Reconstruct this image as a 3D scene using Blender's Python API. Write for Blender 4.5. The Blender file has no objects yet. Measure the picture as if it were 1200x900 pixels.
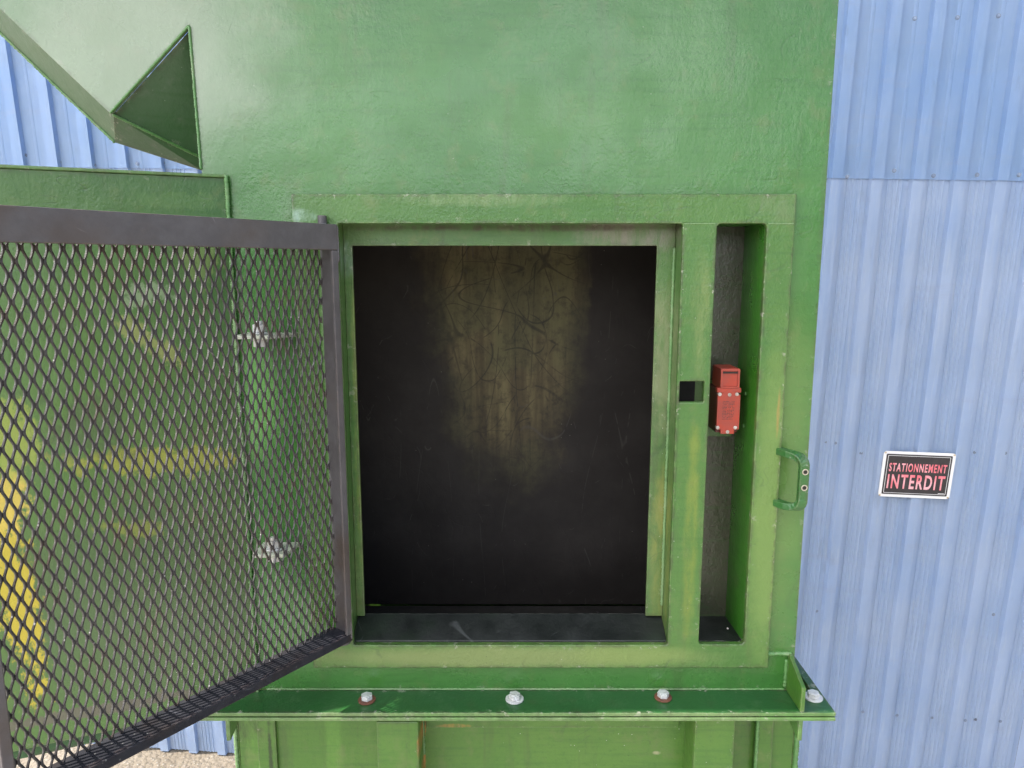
import bpy, bmesh, math, random
from mathutils import Vector, Matrix, geometry
R = math.radians
random.seed(11)
scene = bpy.context.scene
C = scene.collection

# ------------------------------------------------------------------ camera, light
CZ = 2.26                      # eye height above the ground
PITCH = R(9.2)
F = 850.0                      # focal length in photo pixels (1200 wide)
cam = bpy.data.cameras.new('camera')
cam.sensor_width = 36.0
cam.lens = 36.0 * F / 1200.0
cam.clip_start = 0.02
cam.clip_end = 1000
co = bpy.data.objects.new('camera', cam)
C.objects.link(co)
co.location = (0, 0, CZ)
co.rotation_euler = (R(90) - PITCH, 0, 0)
scene.camera = co

SUN = Vector((-0.55, -0.125, 0.83)).normalized()      # towards the sun
sun_el = math.asin(SUN.z)
sun_az = math.atan2(SUN.x, SUN.y)
w = bpy.data.worlds.new('World')
scene.world = w
w.use_nodes = True
nt = w.node_tree
bg = nt.nodes['Background']
sky = nt.nodes.new('ShaderNodeTexSky')
sky.sky_type = 'NISHITA'
sky.sun_disc = False
sky.sun_elevation = sun_el
sky.sun_rotation = sun_az
sky.air_density = 1.0
sky.dust_density = 2.5
sky.ozone_density = 1.0
# bright summer clouds, thickest low on the sun's side
tc = nt.nodes.new('ShaderNodeTexCoord')
def wn_(kind, **kw):
    n = nt.nodes.new(kind)
    for k, v in kw.items(): setattr(n, k, v)
    return n
cn = wn_('ShaderNodeTexNoise'); cn.inputs['Scale'].default_value = 2.6; cn.inputs['Detail'].default_value = 7; cn.inputs['Roughness'].default_value = .55
cm = wn_('ShaderNodeMapping'); cm.inputs['Scale'].default_value = (1, 1, 2.2)
nt.links.new(tc.outputs['Generated'], cm.inputs[0]); nt.links.new(cm.outputs[0], cn.inputs['Vector'])
cd = wn_('ShaderNodeVectorMath', operation='DOT_PRODUCT'); cd.inputs[1].default_value = (-.93, -.20, .28)
nt.links.new(tc.outputs['Generated'], cd.inputs[0])
ca = wn_('ShaderNodeMath', operation='MULTIPLY_ADD'); ca.inputs[1].default_value = .30
nt.links.new(cd.outputs['Value'], ca.inputs[0]); nt.links.new(cn.outputs['Fac'], ca.inputs[2])
cr = wn_('ShaderNodeMapRange', interpolation_type='SMOOTHSTEP'); cr.inputs[1].default_value = .50; cr.inputs[2].default_value = .64
nt.links.new(ca.outputs[0], cr.inputs[0])
cx = wn_('ShaderNodeMix', data_type='RGBA'); cx.inputs[7].default_value = (15.0, 15.3, 16.0, 1)
nt.links.new(cr.outputs[0], cx.inputs[0]); nt.links.new(sky.outputs[0], cx.inputs[6])
nt.links.new(cx.outputs[2], bg.inputs[0])
bg.inputs[1].default_value = 0.12
sl = bpy.data.lights.new('sun', 'SUN')
sl.energy = 4.0
sl.angle = R(0.5)
sl.color = (1.0, 0.95, 0.87)
so = bpy.data.objects.new('sun', sl)
C.objects.link(so)
so.location = (-3, 0, 8)
so.rotation_euler = SUN.to_track_quat('Z', 'Y').to_euler()
scene.view_settings.view_transform = 'Standard'
scene.view_settings.look = 'None'
scene.view_settings.gamma = 1.0
scene.view_settings.exposure = 1.2

# ------------------------------------------------------------------ geometry of the view (used to measure real positions)
FW = Vector((0, math.cos(PITCH), -math.sin(PITCH)))
UP = Vector((0, math.sin(PITCH), math.cos(PITCH)))
EYE = Vector((0, 0, CZ))
def ray(u, v):
    return Vector(((u - 600) / F, 0, 0)) + UP * ((450 - v) / F) + FW
def at(u, v, Y):                       # point on the vertical plane Y
    d = ray(u, v)
    return EYE + d * (Y / d.y)
def X_(u, v, Y): return at(u, v, Y).x
def Z_(u, v, Y): return at(u, v, Y).z
def at_z(u, v, z):                     # point on the horizontal plane z
    d = ray(u, v)
    return EYE + d * ((z - CZ) / d.z)
def at_plane(u, v, p0, n):
    d = ray(u, v)
    return EYE + d * ((p0 - EYE).dot(n) / d.dot(n))

# ------------------------------------------------------------------ mesh helpers
def xz_plate(bm, outer, y0, y1, holes=(), mi=0):
    """flat plate outlined in x,z (lists of (x,z)), front at y0, back at y1"""
    tmp = bmesh.new()
    co2, ed, k = [], [], 0
    for loop in [outer] + list(holes):
        n = len(loop); co2 += [Vector((x, z)) for x, z in loop]
        ed += [(k + i, k + (i + 1) % n) for i in range(n)]; k += n
    vo, eo, fo, _, _, _ = geometry.delaunay_2d_cdt(co2, ed, [], 0, 1e-7)
    def inside(p, loop):
        c = False
        for i in range(len(loop)):
            (x1, z1), (x2, z2) = loop[i - 1], loop[i]
            if (z1 > p.y) != (z2 > p.y) and p.x < (x2 - x1) * (p.y - z1) / (z2 - z1) + x1: c = not c
        return c
    keep = []
    for f in fo:
        ctr = sum((vo[i] for i in f), Vector((0, 0))) / len(f)
        if inside(ctr, outer) and not any(inside(ctr, h) for h in holes): keep.append(f)
    fo = keep
    vs = [tmp.verts.new((p.x, y0, p.y)) for p in vo]
    for f in fo: tmp.faces.new([vs[i] for i in f])
    bmesh.ops.delete(tmp, geom=[v for v in tmp.verts if not v.link_faces], context='VERTS')
    faces = tmp.faces[:]
    r = bmesh.ops.extrude_face_region(tmp, geom=faces, use_keep_orig=True)
    for g in r['geom']:
        if isinstance(g, bmesh.types.BMVert):
            g.co.y = y1
    bmesh.ops.recalc_face_normals(tmp, faces=tmp.faces[:])
    merge(bm, tmp)
def merge(bm, tmp, M=None):
    if M is not None: tmp.transform(M)
    me = bpy.data.meshes.new('tmp'); tmp.to_mesh(me); tmp.free()
    bm.from_mesh(me); bpy.data.meshes.remove(me)
def box(bm, x0, x1, y0, y1, z0, z1, M=None):
    t = bmesh.new()
    bmesh.ops.create_cube(t, size=1)
    for v in t.verts:
        v.co = Vector(((x0 + x1) / 2 + v.co.x * (x1 - x0), (y0 + y1) / 2 + v.co.y * (y1 - y0), (z0 + z1) / 2 + v.co.z * (z1 - z0)))
    merge(bm, t, M)
def hull(bm, pts):
    t = bmesh.new()
    for p in pts: t.verts.new(p)
    r = bmesh.ops.convex_hull(t, input=t.verts[:])
    bmesh.ops.recalc_face_normals(t, faces=t.faces[:])
    bmesh.ops.dissolve_limit(t, angle_limit=R(1), verts=t.verts[:], edges=t.edges[:])
    merge(bm, t)
def slab(bm, pts, th):
    """polygon in space thickened away along -normal"""
    pts = [Vector(p) for p in pts]
    n = (pts[1] - pts[0]).cross(pts[2] - pts[0]).normalized()
    hull(bm, pts + [p - n * th for p in pts])
def cyl(bm, p0, p1, r, seg=24, r2=None):
    p0, p1 = Vector(p0), Vector(p1)
    t = bmesh.new()
    L = (p1 - p0).length
    bmesh.ops.create_cone(t, cap_ends=True, segments=seg, radius1=r, radius2=r if r2 is None else r2, depth=L)
    q = (p1 - p0).to_track_quat('Z', 'Y').to_matrix().to_4x4()
    merge(bm, t, Matrix.Translation((p0 + p1) / 2) @ q)
def ringcyl(bm, c, axis, r0, r1, h, seg=28):
    """washer: ring of radii r0<r1 and height h along axis"""
    t = bmesh.new(); rows = []
    for (r, z) in ((r0, 0), (r1, 0), (r1, h), (r0, h)):
        rows.append([t.verts.new((r * math.cos(2 * math.pi * i / seg), r * math.sin(2 * math.pi * i / seg), z)) for i in range(seg)])
    for k in range(4):
        a, b = rows[k], rows[(k + 1) % 4]
        for i in range(seg):
            j = (i + 1) % seg
            t.faces.new((a[i], a[j], b[j], b[i]))
    bmesh.ops.recalc_face_normals(t, faces=t.faces[:])
    q = Vector(axis).to_track_quat('Z', 'Y').to_matrix().to_4x4()
    merge(bm, t, Matrix.Translation(c) @ q)
def weld(bm, p0, p1, r=0.003, step=0.0032, flat=0.8):
    """bead of overlapping ripples"""
    p0, p1 = Vector(p0), Vector(p1)
    d = (p1 - p0); L = d.length; d.normalize()
    n = max(3, int(L / step))
    q = d.to_track_quat('Z', 'Y').to_matrix().to_4x4()
    seg = 8; rows = []
    t = bmesh.new()
    for i in range(2 * n + 1):
        s = L * i / (2 * n)
        rr = r * ((1.12 if i % 2 else 0.82) + random.uniform(-.16, .16))
        if i in (0, 2 * n): rr *= .3
        off = Vector((random.uniform(-.12, .12) * r, random.uniform(-.12, .12) * r, s))
        rows.append([t.verts.new(off + Vector((rr * math.cos(2 * math.pi * k / seg), rr * flat * math.sin(2 * math.pi * k / seg), 0))) for k in range(seg)])
    for a, b in zip(rows[:-1], rows[1:]):
        for k in range(seg):
            t.faces.new((a[k], a[(k + 1) % seg], b[(k + 1) % seg], b[k]))
    t.faces.new(rows[0][::-1]); t.faces.new(rows[-1])
    for f in t.faces: f.smooth = True
    merge(bm, t, Matrix.Translation(p0) @ q)

def root(name, label, cat, loc, group=None):
    o = bpy.data.objects.new(name, None)
    o.empty_display_size = .1
    C.objects.link(o); o.location = loc
    o['label'] = label; o['category'] = cat
    if group: o['group'] = group
    return o
bpy.context.view_layer.update()
def wloc(o):
    v = Vector(o.location)
    while o.parent is not None:
        o = o.parent; v += Vector(o.location)
    return v
def part(name, bm, mat, parent=None, bevel=0, smooth=False, label=None, segs=2):
    """vertices are given in world space, stored relative to the parent"""
    me = bpy.data.meshes.new(name)
    if parent is not None:
        bm.transform(Matrix.Translation(-wloc(parent)))
    if smooth:
        for f in bm.faces: f.smooth = True
    bm.to_mesh(me); bm.free()
    for m in (mat if isinstance(mat, (list, tuple)) else [mat]): me.materials.append(m)
    o = bpy.data.objects.new(name, me)
    C.objects.link(o)
    if parent is not None: o.parent = parent
    if bevel:
        b = o.modifiers.new('bevel', 'BEVEL'); b.width = bevel; b.segments = segs
        b.limit_method = 'ANGLE'; b.angle_limit = R(32); b.harden_normals = False
    if label: o['label'] = label
    return o
def NB(): return bmesh.new()

# ------------------------------------------------------------------ materials
class N:
    def __init__(s, name):
        s.m = bpy.data.materials.new(name); s.m.use_nodes = True
        s.t = s.m.node_tree; s.b = s.t.nodes['Principled BSDF']
        s.geo = s.t.nodes.new('ShaderNodeNewGeometry')
        s.pos = s.geo.outputs['Position']
    def l(s, a, b): s.t.links.new(a, b)
    def mapped(s, scale=(1, 1, 1), loc=(0, 0, 0), rot=(0, 0, 0), src=None):
        n = s.t.nodes.new('ShaderNodeMapping'); n.vector_type = 'POINT'
        n.inputs['Scale'].default_value = scale; n.inputs['Location'].default_value = loc; n.inputs['Rotation'].default_value = rot
        s.l(src or s.pos, n.inputs['Vector']); return n.outputs[0]
    def noise(s, scale=5, detail=4, rough=.6, vec=None, dist=0, col=False):
        n = s.t.nodes.new('ShaderNodeTexNoise'); n.inputs['Scale'].default_value = scale
        n.inputs['Detail'].default_value = detail; n.inputs['Roughness'].default_value = rough; n.inputs['Distortion'].default_value = dist
        s.l(vec or s.pos, n.inputs['Vector']); return n.outputs['Color' if col else 'Fac']
    def voro(s, scale=5, vec=None, feature='F1', rnd=1):
        n = s.t.nodes.new('ShaderNodeTexVoronoi'); n.feature = feature; n.inputs['Scale'].default_value = scale
        n.inputs['Randomness'].default_value = rnd
        s.l(vec or s.pos, n.inputs['Vector']); return n.outputs['Distance']
    def ramp(s, v, a, b, lo=0., hi=1., smooth=True):
        n = s.t.nodes.new('ShaderNodeMapRange'); n.interpolation_type = 'SMOOTHSTEP' if smooth else 'LINEAR'
        n.inputs['From Min'].default_value = a; n.inputs['From Max'].default_value = b
        n.inputs['To Min'].default_value = lo; n.inputs['To Max'].default_value = hi
        s.l(v, n.inputs['Value']); return n.outputs[0]
    def math(s, op, a, b=None, clamp=False):
        n = s.t.nodes.new('ShaderNodeMath'); n.operation = op; n.use_clamp = clamp
        for i, x in enumerate((a, b)):
            if x is None: continue
            if isinstance(x, (int, float)): n.inputs[i].default_value = x
            else: s.l(x, n.inputs[i])
        return n.outputs[0]
    def mix(s, f, a, b, mode='MIX'):
        n = s.t.nodes.new('ShaderNodeMix'); n.data_type = 'RGBA'; n.blend_type = mode
        for k, x in ((0, f), (6, a), (7, b)):
            if isinstance(x, (int, float)): n.inputs[k].default_value = x
            elif isinstance(x, tuple): n.inputs[k].default_value = (*x, 1)
            else: s.l(x, n.inputs[k])
        return n.outputs[2]
    def sep(s, v=None):
        n = s.t.nodes.new('ShaderNodeSeparateXYZ'); s.l(v or s.pos, n.inputs[0]); return n.outputs
    def blob(s, c, r, rot=0, edge=.35, nz=0.5, nscale=18):
        """soft irregular mask round a real place on the thing: c=(x,y,z), r=(rx,ry,rz)"""
        n = s.t.nodes.new('ShaderNodeVectorMath'); n.operation = 'SUBTRACT'
        s.l(s.pos, n.inputs[0]); n.inputs[1].default_value = c
        q = s.t.nodes.new('ShaderNodeVectorRotate'); q.rotation_type = 'Y_AXIS'; q.inputs['Angle'].default_value = rot
        s.l(n.outputs[0], q.inputs['Vector'])
        d = s.t.nodes.new('ShaderNodeVectorMath'); d.operation = 'DIVIDE'; s.l(q.outputs[0], d.inputs[0]); d.inputs[1].default_value = r
        L = s.t.nodes.new('ShaderNodeVectorMath'); L.operation = 'LENGTH'; s.l(d.outputs[0], L.inputs[0])
        k = s.math('MULTIPLY', s.math('SUBTRACT', s.noise(nscale, 5, .65), .5), nz * 2)
        v = s.math('ADD', L.outputs['Value'], k)
        return s.ramp(v, 1 + edge, 1 - edge)
    def scratch(s, scale=6, width=.012, seed=0., stretch=(1, 1, 6), rot=(0, 0, 0)):
        """sparse thin scratches: contour lines of a stretched noise gated by another noise"""
        v = s.mapped(stretch, (seed, seed * 1.7, seed * .6), rot)
        a = s.noise(scale, 1, .4, v, .8)
        line = s.ramp(s.math('ABSOLUTE', s.math('SUBTRACT', a, .5)), width, width * .25)
        gate = s.ramp(s.noise(scale * 2.2, 2, .5, s.mapped((1, 1, 1), (seed * 3, 4, seed))), .56, .64)
        return s.math('MULTIPLY', line, gate)
    def edge(s, radius=.004, lo=.02, hi=.25):
        b = s.t.nodes.new('ShaderNodeBevel'); b.samples = 4; b.inputs['Radius'].default_value = radius
        d = s.t.nodes.new('ShaderNodeVectorMath'); d.operation = 'DOT_PRODUCT'
        s.l(b.outputs[0], d.inputs[0]); s.l(s.geo.outputs['Normal'], d.inputs[1])
        return s.ramp(s.math('SUBTRACT', 1., d.outputs['Value']), lo, hi)
    def bump(s, h, strength=.3, dist=.001, prev=None):
        n = s.t.nodes.new('ShaderNodeBump'); n.inputs['Strength'].default_value = strength; n.inputs['Distance'].default_value = dist
        s.l(h, n.inputs['Height'])
        if prev is not None: s.l(prev, n.inputs['Normal'])
        return n.outputs[0]
    def done(s, col, rough=.5, metal=0., normal=None, spec=.5):
        for k, x in (('Base Color', col), ('Roughness', rough), ('Metallic', metal), ('Specular IOR Level', spec)):
            if isinstance(x, (int, float)): s.b.inputs[k].default_value = x
            elif isinstance(x, tuple): s.b.inputs[k].default_value = (*x, 1)
            else: s.l(x, s.b.inputs[k])
        if normal is not None: s.l(normal, s.b.inputs['Normal'])
        return s.m

G1 = (.050, .150, .020); G2 = (.075, .18, .030); G3 = (.022, .095, .015); OLIVE = (.12, .16, .05); GREY = (.20, .20, .14)
YELLOW = (.55, .42, .03)
def green_paint(name, base=G1, alt=G2, wear=.5, dirt=.3, spec=.6, flaked=False, rough=(.26, .48), patches=(), peel=.35, chips=.5, worn=OLIVE):
    m = N(name)
    big = m.noise(3.2, 5, .6, m.mapped((1, 1, .7), (3, 1, 2)))
    col = m.mix(m.ramp(big, .35, .68), base, alt)
    brush = m.noise(9, 4, .6, m.mapped((1, 1, 14)))                     # brush strokes running sideways
    col = m.mix(m.math('MULTIPLY', m.ramp(brush, .45, .75), .35), col, G3)
    run = m.noise(30, 4, .65, m.mapped((1, 1, .10), (4, 2, 1)))
    col = m.mix(m.math('MULTIPLY', m.ramp(run, .54, .74), .22 + dirt * .25), col, (.050, .060, .025))
    mot = m.noise(150, 4, .75)
    col = m.mix(m.math('MULTIPLY', m.ramp(mot, .50, .72), .35), col, G3)
    sm = m.noise(34, 4, .65)
    col = m.mix(m.math('MULTIPLY', m.ramp(sm, .52, .75), .30 + dirt * .3), col, worn)
    for (c, r, rot, pc, op, nz, ns) in patches:
        k_ = m.math('MULTIPLY', m.blob(c, r, rot, .5, nz * 1.5, ns), op)
        if not flaked and ns >= 16:
            k_ = m.math('MULTIPLY', k_, m.ramp(m.noise(42, 5, .7, m.mapped((1, 1, .3))), .34, .62, .15, 1))
        if flaked and ns >= 16:              # small patches are flaked, with hard broken edges
            fl = m.math('MULTIPLY', m.math('SUBTRACT', m.noise(75, 6, .75, m.mapped((1, 1, .55))), .5), 2.4)
            k_ = m.math('MULTIPLY', m.ramp(m.math('ADD', m.blob(c, r, rot, .9, nz * 1.6, ns), fl), .42, .74), op)
        col = m.mix(k_, col, pc)
    # rubbed edges
    if wear > 0:
        e = m.edge(.0045)
        e2 = m.math('MULTIPLY', e, m.ramp(m.noise(60, 3, .6), .38, .62), True)
        col = m.mix(m.math('MULTIPLY', e2, wear), col, (.24, .24, .15))
        eb = m.edge(.011, .01, .16)
        eb = m.math('MULTIPLY', eb, m.ramp(m.noise(45, 5, .7, m.mapped((1, 1, 1), (2, 9, 4))), .44, .58), True)
        col = m.mix(m.math('MULTIPLY', eb, wear * .85), col, (.055, .048, .030))
        ch = m.math('MULTIPLY', m.edge(.016, .008, .12), m.ramp(m.noise(75, 5, .7, m.mapped((1, 1, 1), (8, 1, 4))), .60, .64), True)
        col = m.mix(m.math('MULTIPLY', ch, wear), col, (.34, .33, .27))
    # chips, specks and scratches
    sc = m.math('MAXIMUM', m.scratch(5, .008, 1.3, (1, 1, 1)), m.scratch(9, .007, 4.1, (1, 1, 2.5)))
    col = m.mix(m.math('MULTIPLY', sc, .28 * chips), col, (.04, .07, .03))
    sp = m.ramp(m.voro(95, m.mapped((1, 1, 1), (1, 2, 3))), .075, .045)
    sp = m.math('MULTIPLY', sp, m.ramp(m.noise(7, 2, .5), .57, .66))
    col = m.mix(m.math('MULTIPLY', sp, chips), col, (.45, .46, .40))
    dk = m.ramp(m.voro(70, m.mapped((1, 1, 1), (7, 5, 3))), .07, .045)
    dk = m.math('MULTIPLY', dk, m.ramp(m.noise(6, 2, .5, m.mapped((1, 1, 1), (5, 5, 5))), .57, .66))
    col = m.mix(m.math('MULTIPLY', dk, chips), col, (.03, .035, .02))
    ro = m.ramp(m.noise(14, 4, .6), .3, .75, rough[0], rough[1])
    p1 = m.noise(260, 3, .55); p2 = m.noise(34, 4, .55); p3 = m.noise(5, 2, .5)
    pm = m.noise(95, 3, .6, m.mapped((1, 1, .55)), .4)
    nn = m.bump(p3, .35, .012)
    nn = m.bump(p2, peel * .35, .0016, nn)
    nn = m.bump(pm, peel * .9, .0013, nn)
    nn = m.bump(p1, peel, .0007, nn)
    nn = m.bump(sc, .3 * chips, -.0004, nn)
    return m.done(col, ro, 0., nn, spec)

def weathered(name, c1, c2, c3, rough=(.4, .7), metal=0., bs=.4, scale=30, edgec=None, specks=None):
    m = N(name)
    col = m.mix(m.ramp(m.noise(scale, 5, .65), .35, .65), c1, c2)
    col = m.mix(m.math('MULTIPLY', m.ramp(m.noise(scale * .3, 4, .6, m.mapped((1, 1, 1), (3, 3, 3))), .5, .7), .8), col, c3)
    if edgec:
        e = m.math('MULTIPLY', m.edge(.003), m.ramp(m.noise(70, 3, .6), .4, .6))
        col = m.mix(e, col, edgec)
    if specks:
        k = m.math('MULTIPLY', m.ramp(m.voro(130), .16, .08), m.ramp(m.noise(16, 2, .5), .54, .62))
        col = m.mix(k, col, specks)
    sc = m.scratch(8, .008, 2.2, (1, 1, 1))
    col = m.mix(m.math('MULTIPLY', sc, .5), col, tuple(min(1, x * 3 + .06) for x in c1))
    nn = m.bump(m.noise(scale * 8, 3, .6), bs, .0006)
    return m.done(col, m.ramp(m.noise(20, 3, .6), .3, .7, *rough), metal, nn)

# ------------------------------------------------------------------ ground
YP = 1.010                                            # front panel of the machine
YF = 1.000                                            # raised door frame on it
gm = N('gravel_ground')
g1 = gm.noise(3, 6, .7); g2 = gm.noise(60, 5, .7); g3 = gm.voro(45)
gc = gm.mix(gm.ramp(g1, .35, .65), (.17, .135, .10), (.24, .20, .155))
pl = gm.mix(gm.ramp(g1, .35, .65), (.34, .31, .27), (.40, .37, .33))
gc = gm.mix(gm.ramp(gm.math('ADD', gm.sep()[1], gm.math('MULTIPLY', g1, .3)), 2.75, 2.95), pl, gc)  # browner near the wall: the shaded strip there is put into the colour
gc = gm.mix(gm.ramp(g2, .4, .65), gc, (.17, .14, .10))
gc = gm.mix(gm.ramp(g3, .25, .1), gc, (.30, .27, .23))
M_GROUND = gm.done(gc, .9, 0, gm.bump(g3, .8, -.01, gm.bump(g2, .8, .01)))
bm = NB(); bmesh.ops.create_grid(bm, x_segments=8, y_segments=8, size=200)
g = part('ground', bm, M_GROUND); g['kind'] = 'structure'
# loose stones near the wall foot
bm = NB()
for i in range(700):
    x = random.uniform(-2.6, .2); y = random.uniform(1.9, 2.93)
    r = random.choice((.006, .009, .012, .018)) * random.uniform(.7, 1.3)
    t = bmesh.new(); bmesh.ops.create_icosphere(t, subdivisions=1, radius=r)
    for v in t.verts: v.co = Vector((v.co.x * random.uniform(.8, 1.3), v.co.y * random.uniform(.8, 1.3), v.co.z * random.uniform(.4, .7)))
    merge(bm, t, Matrix.Translation((x, y, r * .2)) @ Matrix.Rotation(random.uniform(0, 6), 4, 'Z'))
M_STONE = weathered('stone', (.32, .27, .21), (.22, .19, .15), (.42, .38, .31), (.8, .95), 0, .4, 9)
g = part('gravel', bm, M_STONE, smooth=False); g['kind'] = 'stuff'
# grass tufts at the wall foot
gr = N('dry_grass'); M_GRASS = gr.done(gr.mix(gr.ramp(gr.noise(12), .4, .6), (.10, .13, .03), (.24, .21, .08)), .8)
bm = NB()
for cx, cy, n in ((-1.28, 2.72, 60), (-1.22, 2.78, 40), (-1.5, 2.9, 20), (-.9, 2.9, 25)):
    for i in range(n):
        bx = cx + random.gauss(0, .035); by = cy + random.gauss(0, .03)
        a = random.uniform(0, 6.28); h = random.uniform(.02, .06); wd = .0025; ln = random.uniform(.3, 1) * h
        p = Vector((bx, by, 0)); s = Vector((math.cos(a + 1.57), math.sin(a + 1.57), 0)) * wd
        m1 = p + Vector((math.cos(a) * ln * .4, math.sin(a) * ln * .4, h * .7)); tip = p + Vector((math.cos(a) * ln, math.sin(a) * ln, h))
        v = [bm.verts.new(q) for q in (p - s, p + s, m1 + s * .7, m1 - s * .7, tip)]
        bm.faces.new((v[0], v[1], v[2], v[3])); bm.faces.new((v[3], v[2], v[4]))
g = part('grass', bm, M_GRASS); g['kind'] = 'stuff'

# unseen wood behind the viewer, added to darken low reflections in the paint
fm = N('added_foliage'); M_ADDED_WOOD = fm.done(fm.mix(fm.ramp(fm.noise(.8, 6, .7), .4, .6), (.03, .05, .015), (.07, .10, .03)), .9)
bm = NB(); rnd = random.Random(5)
for i in range(260):
    x = rnd.uniform(-70, 70); y = -42 - rnd.uniform(0, 8); h = rnd.uniform(3.0, 6.2) + .030 * x
    t = bmesh.new(); bmesh.ops.create_icosphere(t, subdivisions=2, radius=1)
    for v in t.verts:
        k = 1 + rnd.uniform(-.22, .22)
        v.co = Vector((v.co.x * 2.6 * k, v.co.y * 2.2 * k, v.co.z * h * .5 * k))
    merge(bm, t, Matrix.Translation((x, y, h * .5)))
g = part('added_wood', bm, M_ADDED_WOOD); g['kind'] = 'stuff'

# ------------------------------------------------------------------ blue corrugated wall
wn = Vector((-.088, -1, -.074)).normalized()          # outward normal: right side nearer, top leaning forward
W0 = Vector((0, 2.80, CZ))
wa = Vector((0, 0, 1)).cross(wn) * -1; wa = (Vector((1, 0, 0)) - wn * wn.x).normalized()
wb = wa.cross(-wn).normalized()
if wb.z < 0: wb = -wb
WM = Matrix((( wa.x, wb.x, wn.x, W0.x), (wa.y, wb.y, wn.y, W0.y), (wa.z, wb.z, wn.z, W0.z), (0, 0, 0, 1)))
WI = WM.inverted()
def wl(u, v):                                         # photo pixel -> wall coordinates (a, h, 0)
    return WI @ at_plane(u, v, W0, wn)
base_h = WI @ at_plane(235, 880, W0, wn); base_h = base_h.y
seam_h = (wl(1080, 212).y + wl(100, 196).y) / 2
print('wall base', (WM @ Vector((-1.2, base_h, 0))), 'seam', seam_h, wl(1080, 212), wl(100, 196), wl(235, 878))
aR = [wl(x, 200).x for x in (1018, 1067, 1113, 1162)]; aL = [wl(x, 188).x for x in (19, 57, 97, 137, 176, 218)]
print('ribs', aR, aL, [b - a for a, b in zip(aR, aR[1:])], [b - a for a, b in zip(aL, aL[1:])])
PER = (aR[-1] - aR[0]) / 3
n_ = round((aR[0] - aL[0]) / PER); PER = (aR[0] - aL[0]) / n_
print('period', PER)
A0 = aR[0] - PER * 40

def blue_metal(name, c1, c2, c3, soft):
    m = N(name)
    # streaks run down the sheet: stretch along the height of the wall
    v = m.mapped((1, 1, .012))
    s1 = m.noise(90, 3, .7, v); s2 = m.noise(28, 3, .6, v)
    col = m.mix(m.ramp(m.noise(2.6, 4, .6), .35, .65), c1, c2)
    col = m.mix(m.math('MULTIPLY', m.ramp(s1, .52, .70), .55 * soft), col, c3)
    col = m.mix(m.math('MULTIPLY', m.ramp(s2, .50, .72), .3 * soft), col, (.24, .42, .74))
    dirt = m.noise(11, 6, .7, m.mapped((1, 1, .3)))
    col = m.mix(m.math('MULTIPLY', m.ramp(dirt, .58, .8), .35), col, (.20, .24, .30))
    hz = m.noise(5, 5, .7, m.mapped((.6, 1, 3), (0, 0, 2)))
    col = m.mix(m.math('MULTIPLY', m.ramp(hz, .55, .7), .25), col, (.48, .55, .72))
    nn = m.bump(s1, .25, .002, m.bump(m.noise(3, 3, .5), .25, .02))
    return m.done(col, m.ramp(m.noise(8, 3, .6), .3, .7, .38, .6), 0, nn)
M_BLUE_UP = blue_metal('upper_blue_paint', (.35, .52, .80), (.42, .57, .82), (.52, .66, .86), .45)
M_BLUE = blue_metal('lower_blue_paint', (.47, .60, .83), (.54, .65, .85), (.67, .75, .88), .7)

def sheet(a_from, a_to, h0, h1, n0, minor):
    """ribbed steel sheet, profile in (a, n), swept over the height"""
    prof = []
    k = math.floor((a_from - A0) / PER)
    while A0 + k * PER < a_to:
        s = A0 + k * PER
        r = .018
        pts = [(0, 0), (.008, r), (.050, r), (.054, .0)]
        if minor:
            for q in (.074, .092, .110, .128):
                pts += [(q, 0), (q + .003, .0022), (q + .0065, .0022), (q + .0095, 0)]
        else:
            pts += [(.098, 0), (.102, .0015), (.110, .0015), (.114, 0)]
        pts = [(x * PER / .1555 if x > 0 else x, y) for x, y in pts]
        for x, y in pts:
            if a_from <= s + x <= a_to: prof.append((s + x, n0 + y))
        k += 1
    bm = NB(); hs = [h0, h1]
    nseg = max(1, int((h1 - h0) / .35)); hs = [h0 + (h1 - h0) * i / nseg for i in range(nseg + 1)]
    rows = []
    for h in hs:
        rows.append([bm.verts.new(WM @ Vector((a, h - (.018 * a if h < top_h - .01 and h > base_h + .05 else 0), n + .0012 * math.sin(a * 1.7 + h * 2.3)))) for a, n in prof])
    for p, q in zip(rows[:-1], rows[1:]):
        for i in range(len(prof) - 1):
            bm.faces.new((p[i], p[i + 1], q[i + 1], q[i]))
    # thickness
    r = bmesh.ops.solidify(bm, geom=bm.faces[:], thickness=.0012)
    bmesh.ops.recalc_face_normals(bm, faces=bm.faces[:])
    return bm
top_h = 2.5
wall = root('metal_wall', 'pale blue ribbed sheet metal building wall behind the green machine', 'wall', WM @ Vector((0, base_h, 0)))
aj = aR[0] + .0575                                     # sheet joints fall on a rib
W_ = PER * 6
joints = [aR[0] + .004 + i * W_ for i in range(-4, 5)]
top_h = 2.5
for i in range(len(joints) - 1):
    a, b = joints[i], joints[i + 1]
    part('lower_sheet', sheet(a, b + .012, base_h, seam_h + .05, .0 + (.0016 if i % 2 else 0), True), M_BLUE, wall)
    part('upper_sheet', sheet(a, b + .012, seam_h, top_h, .0052 + (.0016 if i % 2 else 0), False), M_BLUE_UP, wall)
ev = NB(); box(ev, joints[0], joints[-1], top_h + .002, top_h + .05, -.2, .80); ev.transform(WM)
part('added_eave', ev, M_BLUE_UP, wall)  # unseen overhang, added to keep the sun off the wall
core = NB()
box(core, joints[0] + .02, joints[-1] - .02, base_h + .02, top_h - .02, -.16, -.012)
core.transform(WM)
M_CORE = weathered('wall_core', (.25, .25, .25), (.3, .3, .3), (.22, .22, .22))
part('backing', core, M_CORE, wall)
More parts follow.
